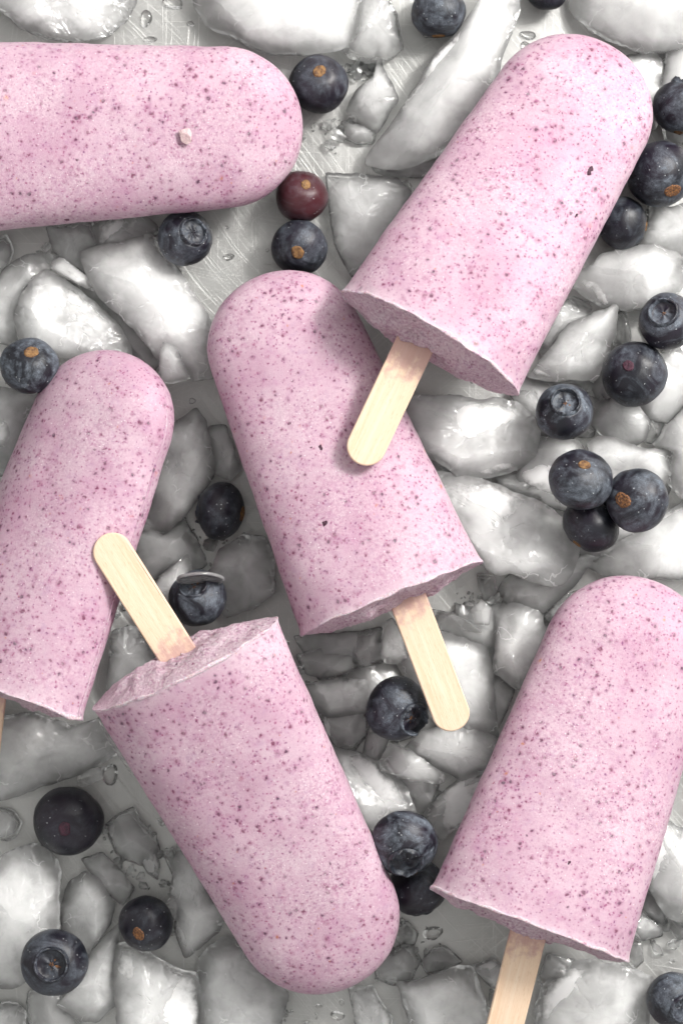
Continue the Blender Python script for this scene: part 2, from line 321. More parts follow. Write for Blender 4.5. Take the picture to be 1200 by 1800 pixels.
def popsicle(label, base, tip, zb, zt, roll=0.0, stick=None, wid=1.0, thick=1.0, seed=0, pits=(), seeds=(), bulge=22, seam=False, lens_all=0.0):
    rng = np.random.RandomState(seed + 50)
    B = W(base[0], base[1], zb); T = W(tip[0], tip[1], zt)
    ax = (T - B); L = ax.length / S; ax.normalize()
    side = ax.cross(Vector((0, 0, 1))).normalized(); up = side.cross(ax).normalized()
    R = Matrix((side, ax, up)).transposed() @ Matrix.Rotation(roll, 3, 'Y')
    root = empty('popsicle', B); root.rotation_euler = R.to_euler()
    tag(root, label, 'popsicle', 'blueberry popsicles on the ice')
    n, m = 120, 110
    u = np.linspace(0, 2 * np.pi, n, endpoint=False)
    V = []
    hl = 1.0 * RT * wid                       # length of the rounded tip
    ys = np.concatenate([np.linspace(0, 14, 6)[:-1], np.linspace(14, L - hl, m - 46), L - hl + hl * np.sin(np.linspace(0, np.pi / 2, 46))[1:-1]])
    for y in ys:
        f = y / L
        a = (RB + (RT - RB) * min(f / (1 - hl / L), 1.0)) * wid; b = (TB + (TT - TB) * min(f / (1 - hl / L), 1)) * thick
        if y > L - hl:
            q = math.sqrt(max(0, 1 - ((y - (L - hl)) / hl) ** 2)); qa = q ** 0.97; a *= qa; b *= q ** 0.88
        lens = max(max(0, 1 - f * 5.5) ** 1.5 * 0.55, lens_all * max(0, 1 - f * 1.1) ** 0.7)
        x, z = pop_section(u, lens, n)
        flare = 1 + 0.018 * math.exp(-y / 7.0)
        V.append(np.stack([x * a * flare, np.full(n, y), z * b * flare], 1))
    V = np.array(V)
    p = V.reshape(-1, 3)
    nz = fbm(p / 70 + seed * 9, 3); nf = fbm(p / 9 + seed * 5, 2)
    c = p * np.array([1, 0, 1]); cl = np.linalg.norm(c, axis=1)[:, None] + 1e-6
    p = p + c / cl * (nz * 1.6 + nf * 0.28)[:, None]
    p[:n, 1] += fbm(p[:n] / 45 + seed, 3) * 3.2
    tipv = np.array([[0, L, 0]])
    Vt = np.concatenate([p, tipv]) * S
    F = [q[::-1] for q in grid_faces(n, len(ys))]
    last = (len(ys) - 1) * n
    F += [(last + k, len(Vt) - 1, last + (k + 1) % n)[::-1] for k in range(n)]
    F = [tuple(reversed(q)) for q in F]
    body = mk('frozen_body', Vt, F, M_POP, root)
    fa = np.exp(-np.clip(Vt[:, 1] / S, 0, None) / (13.0 + 6 * fbm(Vt / S / 40.0 + seed, 2))) * (0.75 + 0.5 * fbm(Vt / S / 30.0 + 5, 2))
    body.data.attributes.new('frost', 'FLOAT', 'POINT').data.foreach_set('value', np.clip(fa, 0, 1).astype(np.float32))
    # frosty end
    rim = p[:n]; K = 26; ev = []
    for k in range(K + 1):
        s = 1 - k / K
        q = rim * np.array([s, 1, s]); d = 1 - s * s
        lump = fbm(q * np.array([1 / 60, 0.0, 1 / 60]) + seed * 3.1, 3)
        fine = fbm(q / 7.0 + seed, 2)
        q = q.copy(); q[:, 1] = rim[:, 1] * s ** 3 - d * bulge + (lump * 11 + fine * 3.4) * min(1, 3 * (1 - s))
        ev.append(q)
    ev = np.concatenate(ev) * S
    EF = [tuple(reversed(q)) for q in grid_faces(n, K + 1)]
    mk('frosty_end', ev, EF, M_BASE, body)
    # frost lip round the end
    lv = []; J = 8
    for j in range(J):
        an = 2 * math.pi * j / J; rr = 1.9 + 2.2 * np.clip(fbm(rim / 40 + seed * 2 + 7, 3), -0.7, 1.3) + 0.6 * fbm(rim / 7 + 3, 1)
        outv = rim * np.array([1, 0, 1]); outv = outv / (np.linalg.norm(outv, axis=1)[:, None] + 1e-6)
        q = rim + outv * (math.cos(an) * rr * 0.85 - 1.2)[:, None]; q[:, 1] += math.sin(an) * rr * 1.35 + 1.0
        lv.append(q)
    lv = np.array(lv).transpose(1, 0, 2).reshape(-1, 3) * S
    LF = [((k * J + j), (k * J + (j + 1) % J), (((k + 1) % n) * J + (j + 1) % J), (((k + 1) % n) * J + j)) for k in range(n) for j in range(J)]
    mk('frost_lip', lv, LF, M_RIM, body)
    inv = (Matrix.Translation(B) @ R.to_4x4()).inverted()
    def surf(px, py):
        """point of the upper face seen at a picture position"""
        best = None
        c0 = Vector((0, 0, H)); d = (W(px, py, 0) - c0).normalized()
        a = inv @ c0; dd = inv.to_3x3() @ d
        # march along the ray in local space until inside
        tt = H * 0.80
        for k in range(900):
            q = a + dd * (tt + k * 0.0002)
            x, y, z = q / S
            if 0 < y < L:
                f = min((y / L) / (1 - hl / L), 1); aa = (RB + (RT - RB) * f) * wid; bb = (TB + (TT - TB) * f) * thick
                if y > L - hl: r = math.sqrt(max(1e-6, 1 - ((y - (L - hl)) / hl) ** 2)); aa *= r; bb *= r
                if abs(x / aa) ** 2.35 + abs(z / bb) ** 2.35 < 1.0: return Vector((x, y, z)) * S
        return None
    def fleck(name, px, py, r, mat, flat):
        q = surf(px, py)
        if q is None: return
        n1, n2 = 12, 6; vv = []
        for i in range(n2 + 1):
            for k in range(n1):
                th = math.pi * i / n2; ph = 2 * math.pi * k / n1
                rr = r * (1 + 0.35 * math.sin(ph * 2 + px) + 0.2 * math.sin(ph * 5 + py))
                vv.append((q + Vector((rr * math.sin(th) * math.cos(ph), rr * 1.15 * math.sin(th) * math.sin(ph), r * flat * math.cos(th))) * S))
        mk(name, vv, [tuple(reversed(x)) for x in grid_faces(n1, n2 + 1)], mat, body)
    for (px, py, r) in pits: fleck('dark_air_hole', px, py, r, M_HOLE, 0.25)  # air holes as flat dark blobs, their shade put into the colour
    for (px, py, r) in seeds: fleck('pale_seed', px, py, r, M_SEED, 0.4)
    if seam:
        sv = []; J = 6; pts = []
        for r in range(2, len(ys) - 30): pts.append(p[r * n + seam])
        for q in pts:
            for j in range(J):
                an = 2 * math.pi * j / J
                nrm = q * np.array([1, 0, 1]); nrm = nrm / np.linalg.norm(nrm); tn = np.array([-nrm[2], 0, nrm[0]])
                sv.append(q + nrm * math.cos(an) * (2.0 + 0.8 * noise3(q / 25.0)) + tn * math.sin(an) * 2.6)
        mk('mould_seam', np.array(sv) * S, [tuple(reversed(x)) for x in grid_faces(J, len(pts))], M_POP, body)
    # stick
    if stick:
        (sx, sy, sz), (ex, ey, ez), wpx = stick
        a = W(sx, sy, sz); b = W(ex, ey, ez); d = (b - a); Ls = d.length / S; d.normalize()
        sd = d.cross(Vector((0, 0, 1))).normalized(); uu = sd.cross(d).normalized()
        Rs = Matrix((sd, d, uu)).transposed()
        hw = wpx / 2; th = 7.5; bev = 2.0
        ol = []
        for k in range(25):
            an = math.pi * k / 24; ol.append((hw * math.cos(an), Ls - hw + hw * 0.98 * math.sin(an)))
        for k in range(1, 14): ol.append((-hw, (Ls - hw) * (1 - k / 14)))
        ol.append((-hw, -40)); ol.append((hw, -40))
        for k in range(1, 14): ol.append((hw, (Ls - hw) * k / 14))
        ol = np.array(ol); nn = len(ol); cen = np.array([0, Ls / 2])
        def off(dst):
            nx = np.roll(ol, -1, 0) - np.roll(ol, 1, 0); nr = np.stack([nx[:, 1], -nx[:, 0]], 1); nr /= np.linalg.norm(nr, axis=1)[:, None]
            return ol - nr * dst
        rows = [(2.6, th), (0.9, th - 0.7), (0, th - bev), (0, -th + bev), (0.9, -th + 0.7), (2.6, -th)]
        vv = []
        for dst, z in rows:
            o2 = off(dst); bow = 2.5 * np.sin(o2[:, 1] / Ls * 3.0)
            vv += [(x, y, z + bw) for (x, y), bw in zip(o2, bow)]
        vv = np.array(vv) * S
        ff = [tuple(reversed(q)) for q in grid_faces(nn, len(rows))] + [tuple(range(nn)), tuple(reversed(range((len(rows) - 1) * nn, len(rows) * nn)))]
        st = mk('wooden_stick', vv, ff, M_WOOD, root, smooth=True)
        for pl in st.data.polygons:
            if len(pl.vertices) > 4: pl.use_smooth = False
        m4 = Matrix.Translation(a) @ Rs.to_4x4()
        st.matrix_parent_inverse = Matrix.Identity(4)
        st.matrix_local = inv @ m4
    return root

popsicle('pink popsicle lying crosswise above the metal, a pale ice chip on its face', (-120, 244), (532, 219), 128, 122, 0.02,
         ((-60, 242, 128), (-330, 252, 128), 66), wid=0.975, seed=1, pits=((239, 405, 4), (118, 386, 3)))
popsicle('pink popsicle whose bare stick rests across the middle popsicle', (754, 602), (1072, 84), 256, 118, -0.10,
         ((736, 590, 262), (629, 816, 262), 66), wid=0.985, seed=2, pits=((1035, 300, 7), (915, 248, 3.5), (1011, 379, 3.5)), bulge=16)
popsicle('pink popsicle lying under another popsicle\'s stick, its own stick over clear ice', (687, 1052), (452, 487), 188, 128, 0.03,
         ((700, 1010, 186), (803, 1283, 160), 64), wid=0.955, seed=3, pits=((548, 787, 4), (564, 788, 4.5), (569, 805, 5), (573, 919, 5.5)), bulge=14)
popsicle('pink popsicle with a mould seam down its side, another popsicle\'s stick lying on it', (4, 1214), (224, 622), 168, 122, -0.50,
         ((-16, 1180, 160), (-42, 1400, 150), 64), wid=0.96, thick=1.10, seed=4, seam=2, bulge=8, lens_all=0.7)
popsicle('pink popsicle with a crumbly frosted end turned up beside an ice-capped blueberry', (325, 1166), (621, 1729), 246, 112, 0.06,
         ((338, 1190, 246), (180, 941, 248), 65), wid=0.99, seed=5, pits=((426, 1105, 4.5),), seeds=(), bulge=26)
popsicle('pink popsicle standing clear of the others, its stick shaded by its own end', (930, 1626), (1150, 1022), 200, 118, -0.05,
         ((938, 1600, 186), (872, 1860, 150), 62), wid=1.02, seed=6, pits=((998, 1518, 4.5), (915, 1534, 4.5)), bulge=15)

# ------------------------------------------------------------------ blueberries
def berry_mesh(R, squash, seed):
    n, m = 56, 40; V = []
    ph = np.linspace(0, 2 * np.pi, n, endpoint=False)
    for th in np.linspace(0, np.pi, m):
        r = R * np.ones(n)
        if th < 0.46: r = r - R * 0.075 * (1 - (th / 0.46) ** 2) ** 1.5           # dimple round the stem scar
        tb = math.pi - th
        if tb < 0.56:
            r = r - R * (0.24 + 0.02 * np.cos(5 * ph)) * (1 - (tb / 0.56) ** 6)            # hollow inside the crown
        V.append(np.stack([r * math.sin(th) * np.cos(ph), r * math.sin(th) * np.sin(ph), r * math.cos(th) * squash], 1))
    p = np.concatenate(V); p = p + p / R * (fbm(p / R * 1.1 + seed * 3, 2) * 0.045 * R)[:, None]
    return p, [tuple(reversed(q)) for q in grid_faces(n, m)]

def blueberry(label, cx, cy, rx, ry, z, face, feat, bloom=0.8, mat=None, scar=None, pith=None, seed=0):
    """face 'scar' or 'crown': which end points toward feat (offset from the centre, in layout units)"""
    mat = mat or M_BERRY
    R = max(rx, ry); sq = min(rx, ry) / R
    sq = max(0.80, min(0.91, sq)); R = (rx + ry) / 2 / (0.5 + 0.5 * sq)
    c = W(cx, cy, z); root = empty('blueberry', c)
    tag(root, label, 'blueberry', 'blueberries scattered on the ice')
    dx, dy = feat[0] / R, -feat[1] / R; l = math.hypot(dx, dy)
    if l > 0.97: dx *= 0.97 / l; dy *= 0.97 / l; l = 0.97
    dz = math.sqrt(1 - dx * dx - dy * dy)
    if len(feat) > 2: dz *= feat[2]
    d = Vector((dx, dy, dz)).normalized()
    if face == 'crown': d = -d
    root.rotation_euler = (d.to_track_quat('Z', 'Y') @ Matrix.Rotation(seed * 1.3, 3, 'Z').to_quaternion()).to_euler()
    v, f = berry_mesh(R, sq, seed + 1)
    b = mk('skin', v * S, f, mat, root); b.color = (bloom, 0, 0, 1)
    # stem scar: a rough little disc sunk in the dimple
    zp = v[0][2]; sr = R * (0.195 + 0.035 * math.sin(seed * 3)); vv = []; nn = 28; an = np.linspace(0, 2 * np.pi, nn, endpoint=False)
    jit = 1 + 0.10 * np.cos(2 * an + seed) + 0.10 * fbm(np.stack([np.cos(an) * 1.5, np.sin(an) * 1.5, np.full(nn, seed * 2.0)], 1), 2)
    for k, (q, zz) in enumerate([(1.18, -0.03), (1.05, 0.020), (0.9, 0.032), (0.65, 0.022), (0.35, 0.030), (0.03, 0.018)]):
        vv.append(np.stack([sr * q * jit * np.cos(an), sr * q * jit * np.sin(an) * 0.92, zp + R * (zz + 0.012 + 0.010 * fbm(np.stack([np.cos(an) * q * 3, np.sin(an) * q * 3, np.full(nn, seed + 0.5)], 1), 2))], 1))
    mk('stem_scar', np.concatenate(vv) * S, grid_faces(nn, 6) + [tuple(range(5 * nn, 6 * nn))], scar or M_SCAR, b)
    kz = -v[-1][2] / (sq * R * 0.76)
    # crown: five-lobed rim round the hollow
    nn = 70; ph = np.linspace(0, 2 * np.pi, nn, endpoint=False); rng = np.random.RandomState(seed)
    lob = np.abs(np.cos(2.5 * ph + 0.3)) ** 0.7; jag = 0.5 * fbm(np.stack([np.cos(ph) * 4, np.sin(ph) * 4, np.full(nn, seed * 1.0)], 1), 2)
    hgt = 0.03 + 0.10 * lob + 0.13 * jag + 0.03 * np.cos(ph + seed); vv = []
    for (ra, hz) in [(0.56, -0.08), (0.53, -0.02), (0.495, 0.75), (0.455, 1.0), (0.435, 0.75), (0.42, -0.10), (0.36, -0.22)]:
        rad = R * (ra + (0.02 * lob if hz > 0.3 else 0) ); zz = sq * R * 0.895 + (R * hgt * hz if hz > 0.3 else R * hz)
        vv.append(np.stack([rad * np.cos(ph), rad * np.sin(ph), -zz * kz * np.ones(nn)], 1))
    cr = mk('crown', np.concatenate(vv) * S, [tuple(reversed(q)) for q in grid_faces(nn, len(vv))], mat, b); cr.color = (min(1, bloom * 1.25), 0, 0, 1)
    vv = []
    for (ra, hz) in [(0.42, -0.10), (0.34, -0.135), (0.24, -0.13), (0.15, -0.10), (0.09, -0.11), (0.05, -0.05), (0.01, -0.05)]:
        rad = R * ra * (1 + 0.08 * jag); zz = sq * R * 0.85 + R * hz + 0.008 * R * np.cos(5 * ph + 1)
        vv.append(np.stack([rad * np.cos(ph), rad * np.sin(ph), -zz * kz], 1))
    mk('pith', np.concatenate(vv) * S, [tuple(reversed(q)) for q in grid_faces(nn, len(vv))] , pith or M_PITD, cr)
    return root

BB = [
 ('blueberry with an ice flake stuck below it beside the long shard', 770, 22, 48, 44, 52, 'crown', (0, -48, -.2), .75, None, None, None),
 ('blueberry with a tan stem scar, alone on metal by a popsicle\'s round tip', 560, 147, 48, 51, 46, 'scar', (2, -19), .42, None, None, None),
 ('reddish blueberry with an orange stem scar touching a popsicle tip', 530, 345, 45, 43, 44, 'scar', (9, -19), .45, 'red', None, None),
 ('dusty blueberry with brown scar between the reddish blueberry and a popsicle', 526, 435, 47, 46, 44, 'scar', (-3, 14), .62, None, None, None),
 ('blueberry showing a pale five-pointed crown under the crosswise popsicle', 325, 418, 44, 48, 80, 'crown', (21, -9), .85, None, None, None),
 ('frosty grey blueberry with an orange scar by the rounded tip of a popsicle', 52, 643, 51, 44, 110, 'scar', (9, -27), 1.15, None, None, None),
 ('blueberry glazed with clear ice above a larger scarred blueberry', 1198, 190, 46, 52, 70, 'scar', (-8, 50, .3), .9, None, None, None),
 ('large blueberry with a brown scar pressed against a popsicle side', 1160, 307, 55, 56, 66, 'scar', (20, 37), .72, None, 'brown', None),
 ('dark round blueberry tucked below the large scarred one beside a popsicle', 1094, 393, 45, 44, 48, 'scar', (45, 5, -.15), .66, None, None, None),
 ('blue blueberry with a brown plug in its crown on white ice', 1172, 565, 50, 44, 118, 'crown', (-14, -17), 1.0, None, None, 'pith'),
 ('large blueberry with a purple dimple beside a faceted ice wedge', 1114, 657, 55, 54, 100, 'scar', (-17, -14), .72, None, 'purple', None),
 ('blue blueberry with an open crown turned up on the ice', 991, 724, 48, 47, 120, 'crown', (-1, -20), 1.05, None, None, 'pith'),
 ('oval dusty blueberry with tan scar, resting on two other blueberries', 1020, 844, 55, 46, 172, 'scar', (4, -33), .72, None, None, None),
 ('blueberry with a ringed brown scar on its side in the cluster of three', 1118, 879, 50, 55, 160, 'scar', (-32, 0), .85, None, 'brown', None),
 ('bare dark blueberry lowest in the cluster of three on the ice', 1038, 923, 51, 44, 112, 'crown', (28, -36, -.25), .34, None, None, None),
 ('dark glossy blueberry with its crown turned sideways in the gap between popsicles', 388, 898, 40, 52, 62, 'crown', (-46, -6, -.35), .38, None, None, None),
 ('blueberry capped by a clear ice dish beside a wooden stick', 348, 1052, 49, 47, 110, 'crown', (-8, -30), 1.05, None, None, 'pith'),
 ('blueberry with a brown crown beside the stick of the middle popsicle', 698, 1246, 50, 56, 110, 'crown', (34, 20), .72, None, None, 'pith'),
 ('large black blueberry deep in shadow under a popsicle', 120, 1443, 58, 59, 56, 'scar', (-2, 10), .16, None, 'purple', None),
 ('small black blueberry with ice chips stuck to it, behind the glassy ice block', 257, 1623, 43, 48, 60, 'scar', (-13, 16), .3, None, 'brown', None),
 ('blueberry with a ragged red-edged crown facing up on white ice', 96, 1692, 54, 56, 110, 'crown', (-2, -4), .55, None, None, 'pith'),
 ('grey dusted blueberry with a dark ring crown, on top of a darker one', 710, 1482, 58, 52, 150, 'crown', (2, 36), 1.0, None, None, None),
 ('dark blueberry squeezed beneath a grey one between two popsicles', 733, 1560, 44, 52, 60, 'crown', (10, 42, -1), .42, None, None, None),
 ('blueberry with an open crown at the edge of the tray ice beside a cloudy lump', 1182, 1756, 45, 46, 66, 'crown', (17, 14), .8, None, None, None),
 ('dark blueberry sliver on bare metal near the cloudy ice slab', 961, -18, 36, 34, 40, 'scar', (4, -10), .3, None, None, None),
]
for i, b in enumerate(BB):
    lab, cx, cy, rx, ry, z, face, feat, bloom, m, sc, pi = b
    blueberry(lab, cx, cy, rx, ry, z, face, feat, bloom, M_RED if m else None,
              {'brown': M_PITH, 'purple': M_SCARP, None: None}[sc], M_PITH if pi else None, i)

# ------------------------------------------------------------------ ice
def resample(P, n):
    P = np.array(P, float); Q = np.roll(P, -1, 0); seg = np.linalg.norm(Q - P, axis=1); cum = np.concatenate([[0], np.cumsum(seg)]); T = cum[-1]
    t = np.linspace(0, T, n, endpoint=False); idx = np.searchsorted(cum, t, side='right') - 1; f = (t - cum[idx]) / seg[idx]
    return P[idx] * (1 - f)[:, None] + Q[idx] * f[:, None]

def ice_mesh(poly, h, seed, detail=1.0, style='lump'):
    """closed broken-ice solid in layout units, outline poly centred on 0, bottom at z=0"""
    rng = np.random.RandomState(seed * 7 + 3)
    size = math.sqrt(abs(np.sum(poly[:, 0] * np.roll(poly[:, 1], -1) - poly[:, 1] * np.roll(poly[:, 0], -1))) / 2)
    N = int(np.clip(size * 0.95, 40, 130) * detail); K = int(np.clip(size / 5.5, 9, 26) * detail)
    ol = resample(poly, N)
    for _ in range(1): ol = 0.5 * ol + 0.25 * (np.roll(ol, 1, 0) + np.roll(ol, -1, 0))
    e = np.concatenate([ol, np.zeros((N, 1))], 1)
    rad = np.linalg.norm(ol, axis=1)[:, None] + 1e-6
    ol = ol + ol / rad * (fbm(e / 26 + seed, 3)[:, None] * min(3.0, size * 0.03))
    Rm = size * 0.5
    zr = h * (0.40 + 0.16 * fbm(e / 55 + seed * 2.3, 2)); zr = np.clip(zr, 0.12 * h, 0.55 * h)
    p = rng.uniform(7.0, 12.0); q = rng.uniform(1.2, 1.6)
    ss = np.linspace(0, 1, K + 1); ss = 1 - (1 - ss) ** 1.35
    planes = []
    for _ in range(rng.randint(3, 7)):
        a = rng.uniform(0, 2 * math.pi); planes.append((math.cos(a), math.sin(a), rng.uniform(0.12, 0.72), rng.uniform(0.74, 1.02)))
    if size > 55 and rng.rand() < 0.6:
        a = rng.uniform(0.45, 0.95); planes.append((math.cos(a), math.sin(a), rng.uniform(0.34, 0.52) * Rm / (0.7 * h), rng.uniform(0.90, 1.06)))
    bites = []
    for _ in range(rng.randint(1, 4)):
        k = rng.randint(N); bites.append((ol[k] * rng.uniform(0.85, 1.15), rng.uniform(0.30, 0.65) * Rm, rng.uniform(0.35, 0.60)))
    cuts = []
    nd = rng.randint(6, 10)
    for k in range(nd):
        a = 2 * math.pi * (k + rng.uniform(-0.3, 0.3)) / nd; d = np.array([math.cos(a), math.sin(a)])
        cuts.append((d, (ol @ d).max(), rng.uniform(0.25, 1.0), rng.uniform(0.20, 0.46)))
    rows = []; milk = []
    for s in ss:
        xy = ol * s
        z = zr + (h - zr) * (1 - s ** p) ** (1 / q)
        for (cx, cy, sl, a) in planes: z = np.minimum(z, h * (a - sl * (xy[:, 0] * cx + xy[:, 1] * cy) / Rm * 0.7) )
        for (d, sup, sl, z0) in cuts: z = np.minimum(z, h * z0 + sl * (sup - xy @ d))
        for (c, rb, dep) in bites:
            d = np.linalg.norm(xy - c, axis=1); z = np.minimum(z, h * (dep + 0.62 * (d / rb) ** 2))
        z = np.maximum(z, 0.14 * h + 0.06 * h * (1 - s))
        pp = np.concatenate([xy, z[:, None]], 1)
        dz = fbm(pp / (size * 0.45) + seed * 1.7, 2) * 0.055 * h + fbm(pp / 16.0 + seed, 2) * 0.35
        rid = 1 - np.abs(fbm(pp / (size * 0.22) + seed * 4.1, 2)); dz = dz - np.clip(rid - 0.88, 0, 1) * 0.16 * h
        pp[:, 2] += dz * (1 - 0.6 * s)
        milk.append((1 - 0.96 * s ** 4.5) * (0.66 + 0.34 * np.clip(pp[:, 2] / h, 0, 1))); rows.append(pp)
    top = np.array(rows)
    zrim = top[-1][:, 2]
    bot = []
    for s, zf in ((0.985, 0.55), (0.95, 0.22), (0.88, 0.04), (0.6, 0.0), (0.25, 0.0)):
        xy = ol * s; bot.append(np.concatenate([xy, (zrim * zf)[:, None]], 1))
    V = np.concatenate([top.reshape(-1, 3), np.array(bot).reshape(-1, 3), [[0, 0, 0]]])
    rowsn = len(top) + len(bot)
    F = grid_faces(N, rowsn)[N:]                  # first row is the collapsed centre
    F = [(0, N + (k + 1) % N, N + k) for k in range(N)] + F
    lr = (rowsn - 1) * N
    F += [(lr + k, lr + (k + 1) % N, len(V) - 1) for k in range(N)]
    # drop the collapsed duplicates of the centre
    keep = np.ones(len(V), bool); keep[1:N] = False; idx = np.cumsum(keep) - 1
    F = [tuple(int(idx[i]) for i in f) for f in F]
    mk_ = np.concatenate([np.concatenate(milk), np.full(5 * N + 1, 0.0)])
    return V[keep], [tuple(reversed(f)) for f in F], mk_[keep]

ICE_N = 0
def ice(label, z0, h, cloud, pts, mat=None):
    global ICE_N; ICE_N += 1; seed = ICE_N
    h = h * 0.88
    P = np.array([[float(a) for a in q.split(',')] for q in pts.split()])
    zz = z0 + 0.35 * h
    P3 = np.array([W(x, y, zz)[:2] for x, y in P]) / S
    Q = np.roll(P3, -1, 0); cr = P3[:, 0] * Q[:, 1] - Q[:, 0] * P3[:, 1]; A = cr.sum() / 2
    c = ((P3 + Q) * cr[:, None]).sum(0) / (6 * A)
    poly = (P3 - c) * 1.05
    if A < 0: poly = poly[::-1]
    v, f, mlk = ice_mesh(poly, h, seed)
    size = math.sqrt(abs(A))
    cat = 'ice chunk' if size > 42 else 'ice chip'
    o = mk('ice_chunk' if size > 42 else 'ice_chip', v * S, f, mat or (M_ICE if cloud > 0.0 else M_CLEAR))
    o.data.set_sharp_from_angle(angle=math.radians(19))
    o.location = (c[0] * S, c[1] * S, z0 * S); o.color = (cloud, 0, 0, 1)
    tag(o, label, cat, 'broken ice on the tray')
    at = o.data.attributes.new('milk', 'FLOAT', 'POINT'); at.data.foreach_set('value', mlk.astype(np.float32))
    if size > 36 and cloud >= 0.15 and mat is None:
        v, f, mlk = ice_mesh(poly * 0.93, h * 0.84, seed, 0.8)
        v[:, 2] = 0.30 * h + (v[:, 2] - 0.30 * h) * np.where(v[:, 2] > 0.30 * h, 0.45, 1.0)
        k = mk('milky_core', (v + np.array([0, 0, 0.03 * h])) * S, f, M_CORE, o); k.color = (min(1.0, 0.30 + cloud * 1.4), 0, 0, 1)
        k.data.attributes.new('milk', 'FLOAT', 'POINT').data.foreach_set('value', mlk.astype(np.float32))
    return o

T = ' on the metal tray'
#    label, base height, height, milkiness, outline
ice('large smooth milky ice slab above the crosswise popsicle', 0, 112, .62, '-30,-60 242,-60 234,5 216,35 190,58 165,68 120,72 70,62 30,42 5,15 -30,5')
ice('large wet white ice block between the crosswise popsicle and a scarred blueberry', 0, 128, .75, '342,-60 347,10 372,45 420,70 470,92 520,95 570,90 618,78 632,40 636,-60')
ice('clear grey ice lump joined to the big wet white block', 0, 78, .25, '634,-60 668,-40 700,40 706,85 680,105 650,108 620,100 600,88 622,75 632,30')
ice('clear pointed ice wedge with a thin spike beside the long shard', 0, 70, .42, '666,68 672,120 690,150 700,174 672,215 662,232 620,208 607,195 625,160 655,138 661,110')
ice('tiny clear ice bead above the spiked wedge', 0, 26, .1, '625,130 630,115 648,112 652,120 640,133')
ice('thin pale sliver standing in for refracted light below the spiked wedge', 0, 26, .25, '598,214 620,210 662,233 655,252 625,254 606,244')  # added piece: shapes the refracted highlight on the tray as thin ice
ice('long tall white ice shard lying beside the stick-crossing popsicle', 8, 150, .85, '862,-45 908,-45 910,25 880,100 866,160 836,210 800,250 770,270 735,285 705,292 665,288 648,280 652,262 690,215 740,140 760,100 800,62 830,20')
ice('thin clear ledge of ice showing under the long white shard', 0, 34, .38, '650,284 700,292 760,276 800,250 800,290 765,312 700,312 665,304')
ice('flat clear ice slab with a raised square panel beside the reddish blueberry', 0, 62, .42, '574,306 620,309 700,315 722,345 700,400 650,482 632,492 612,476 590,430 580,370')
ice('small clear ice sliver between the flat slab and a popsicle edge', 0, 30, .3, '704,322 716,316 735,345 722,372 708,352')
ice('broad cloudy ice slab at the tip of the stick-crossing popsicle', 0, 96, .62, '1000,-60 1250,-60 1250,60 1195,82 1140,92 1090,78 1045,55 1008,22')
ice('frosty pale ice lump tucked behind a popsicle tip', 0, 50, .72, '1100,100 1140,88 1160,97 1166,130 1158,172 1152,225 1128,225 1105,160')
ice('clear textured ice slab under the glazed blueberry', 0, 54, .55, '1172,72 1250,66 1250,150 1235,250 1170,250 1158,200 1166,140')
ice('clear rippled ice sheet below the large scarred blueberry', 0, 48, .6, '1142,352 1180,366 1250,340 1250,470 1200,470 1160,446 1120,436 1140,400')
ice('white ridged ice block between the round dark blueberry and the plugged one', 6, 118, .85, '1055,450 1090,437 1145,432 1185,445 1206,470 1192,510 1150,540 1110,545 1060,538 1030,520 1005,495 1010,480 1040,468')
ice('sharp white ice wedge with a bright facet beside the purple-dimpled blueberry', 10, 120, .88, '1085,528 1080,580 1060,640 1045,668 1010,665 960,668 930,660 945,640 985,590 1000,570 1040,552 1065,545')
ice('thin clear ledge under the bright-faceted ice wedge', 0, 34, .4, '930,660 960,668 1030,666 1048,680 1020,696 960,694 928,684 918,668')
ice('grey clear ice chip between the bright-faceted wedge and the plugged blueberry', 0, 60, .12, '1084,548 1100,550 1108,580 1108,606 1088,616 1076,600')
ice('clear ice chip wedged under the stick-crossing popsicle side', 0, 40, .3, '1006,520 1040,540 1030,560 985,590 955,625 940,600 975,545')
ice('crumbly white ice slab beside the crossing wooden stick', 14, 112, .72, '700,697 810,697 835,705 870,700 905,708 935,735 946,760 936,800 905,825 855,838 800,835 780,815 740,800 706,760')
ice('clear grey shard showing under the crumbly white slab', 0, 50, .3, '720,790 780,815 800,836 790,845 750,838 728,812')
ice('large thick milky ice block beside the middle popsicle', 22, 124, .74, '752,830 800,835 850,845 900,865 950,885 990,915 1008,945 1013,972 1000,1005 985,1025 960,1028 920,1015 895,1005 870,1010 855,998 835,985 800,930 770,870')
ice('smooth ice slab poking out from under the thick milky block', 0, 84, .55, '878,1034 895,1008 960,1000 1010,985 1036,968 1058,958 1012,1025 960,1075 935,1079 895,1066')
ice('frosty square ice block against the lone popsicle', 6, 104, .66, '872,1068 900,1060 945,1076 960,1110 956,1150 922,1213 900,1205 866,1178 872,1120')
ice('thin clear splinter between the crumbly slab and the thick milky block', 0, 62, .5, '848,840 900,824 945,850 936,868 915,870 880,856')
ice('split frosty ice piece left of the cluster of three blueberries', 4, 96, .62, '945,768 1010,775 1024,790 1018,802 982,815 968,860 990,895 940,866 905,836 930,800')
ice('flat white ice flake behind the cluster of three blueberries', 10, 100, .7, '1035,780 1055,768 1080,770 1130,790 1182,790 1176,830 1165,856 1120,866 1060,856 1038,820')
ice('glassy bubbled ice lump under the purple-dimpled blueberry', 0, 84, .5, '1045,712 1075,698 1120,712 1142,740 1132,775 1100,786 1060,770 1040,748')
ice('white ice block right of the flat flake, reaching past the tray view', 8, 112, .8, '1150,782 1176,745 1225,695 1260,690 1260,885 1195,872 1172,842 1184,795')
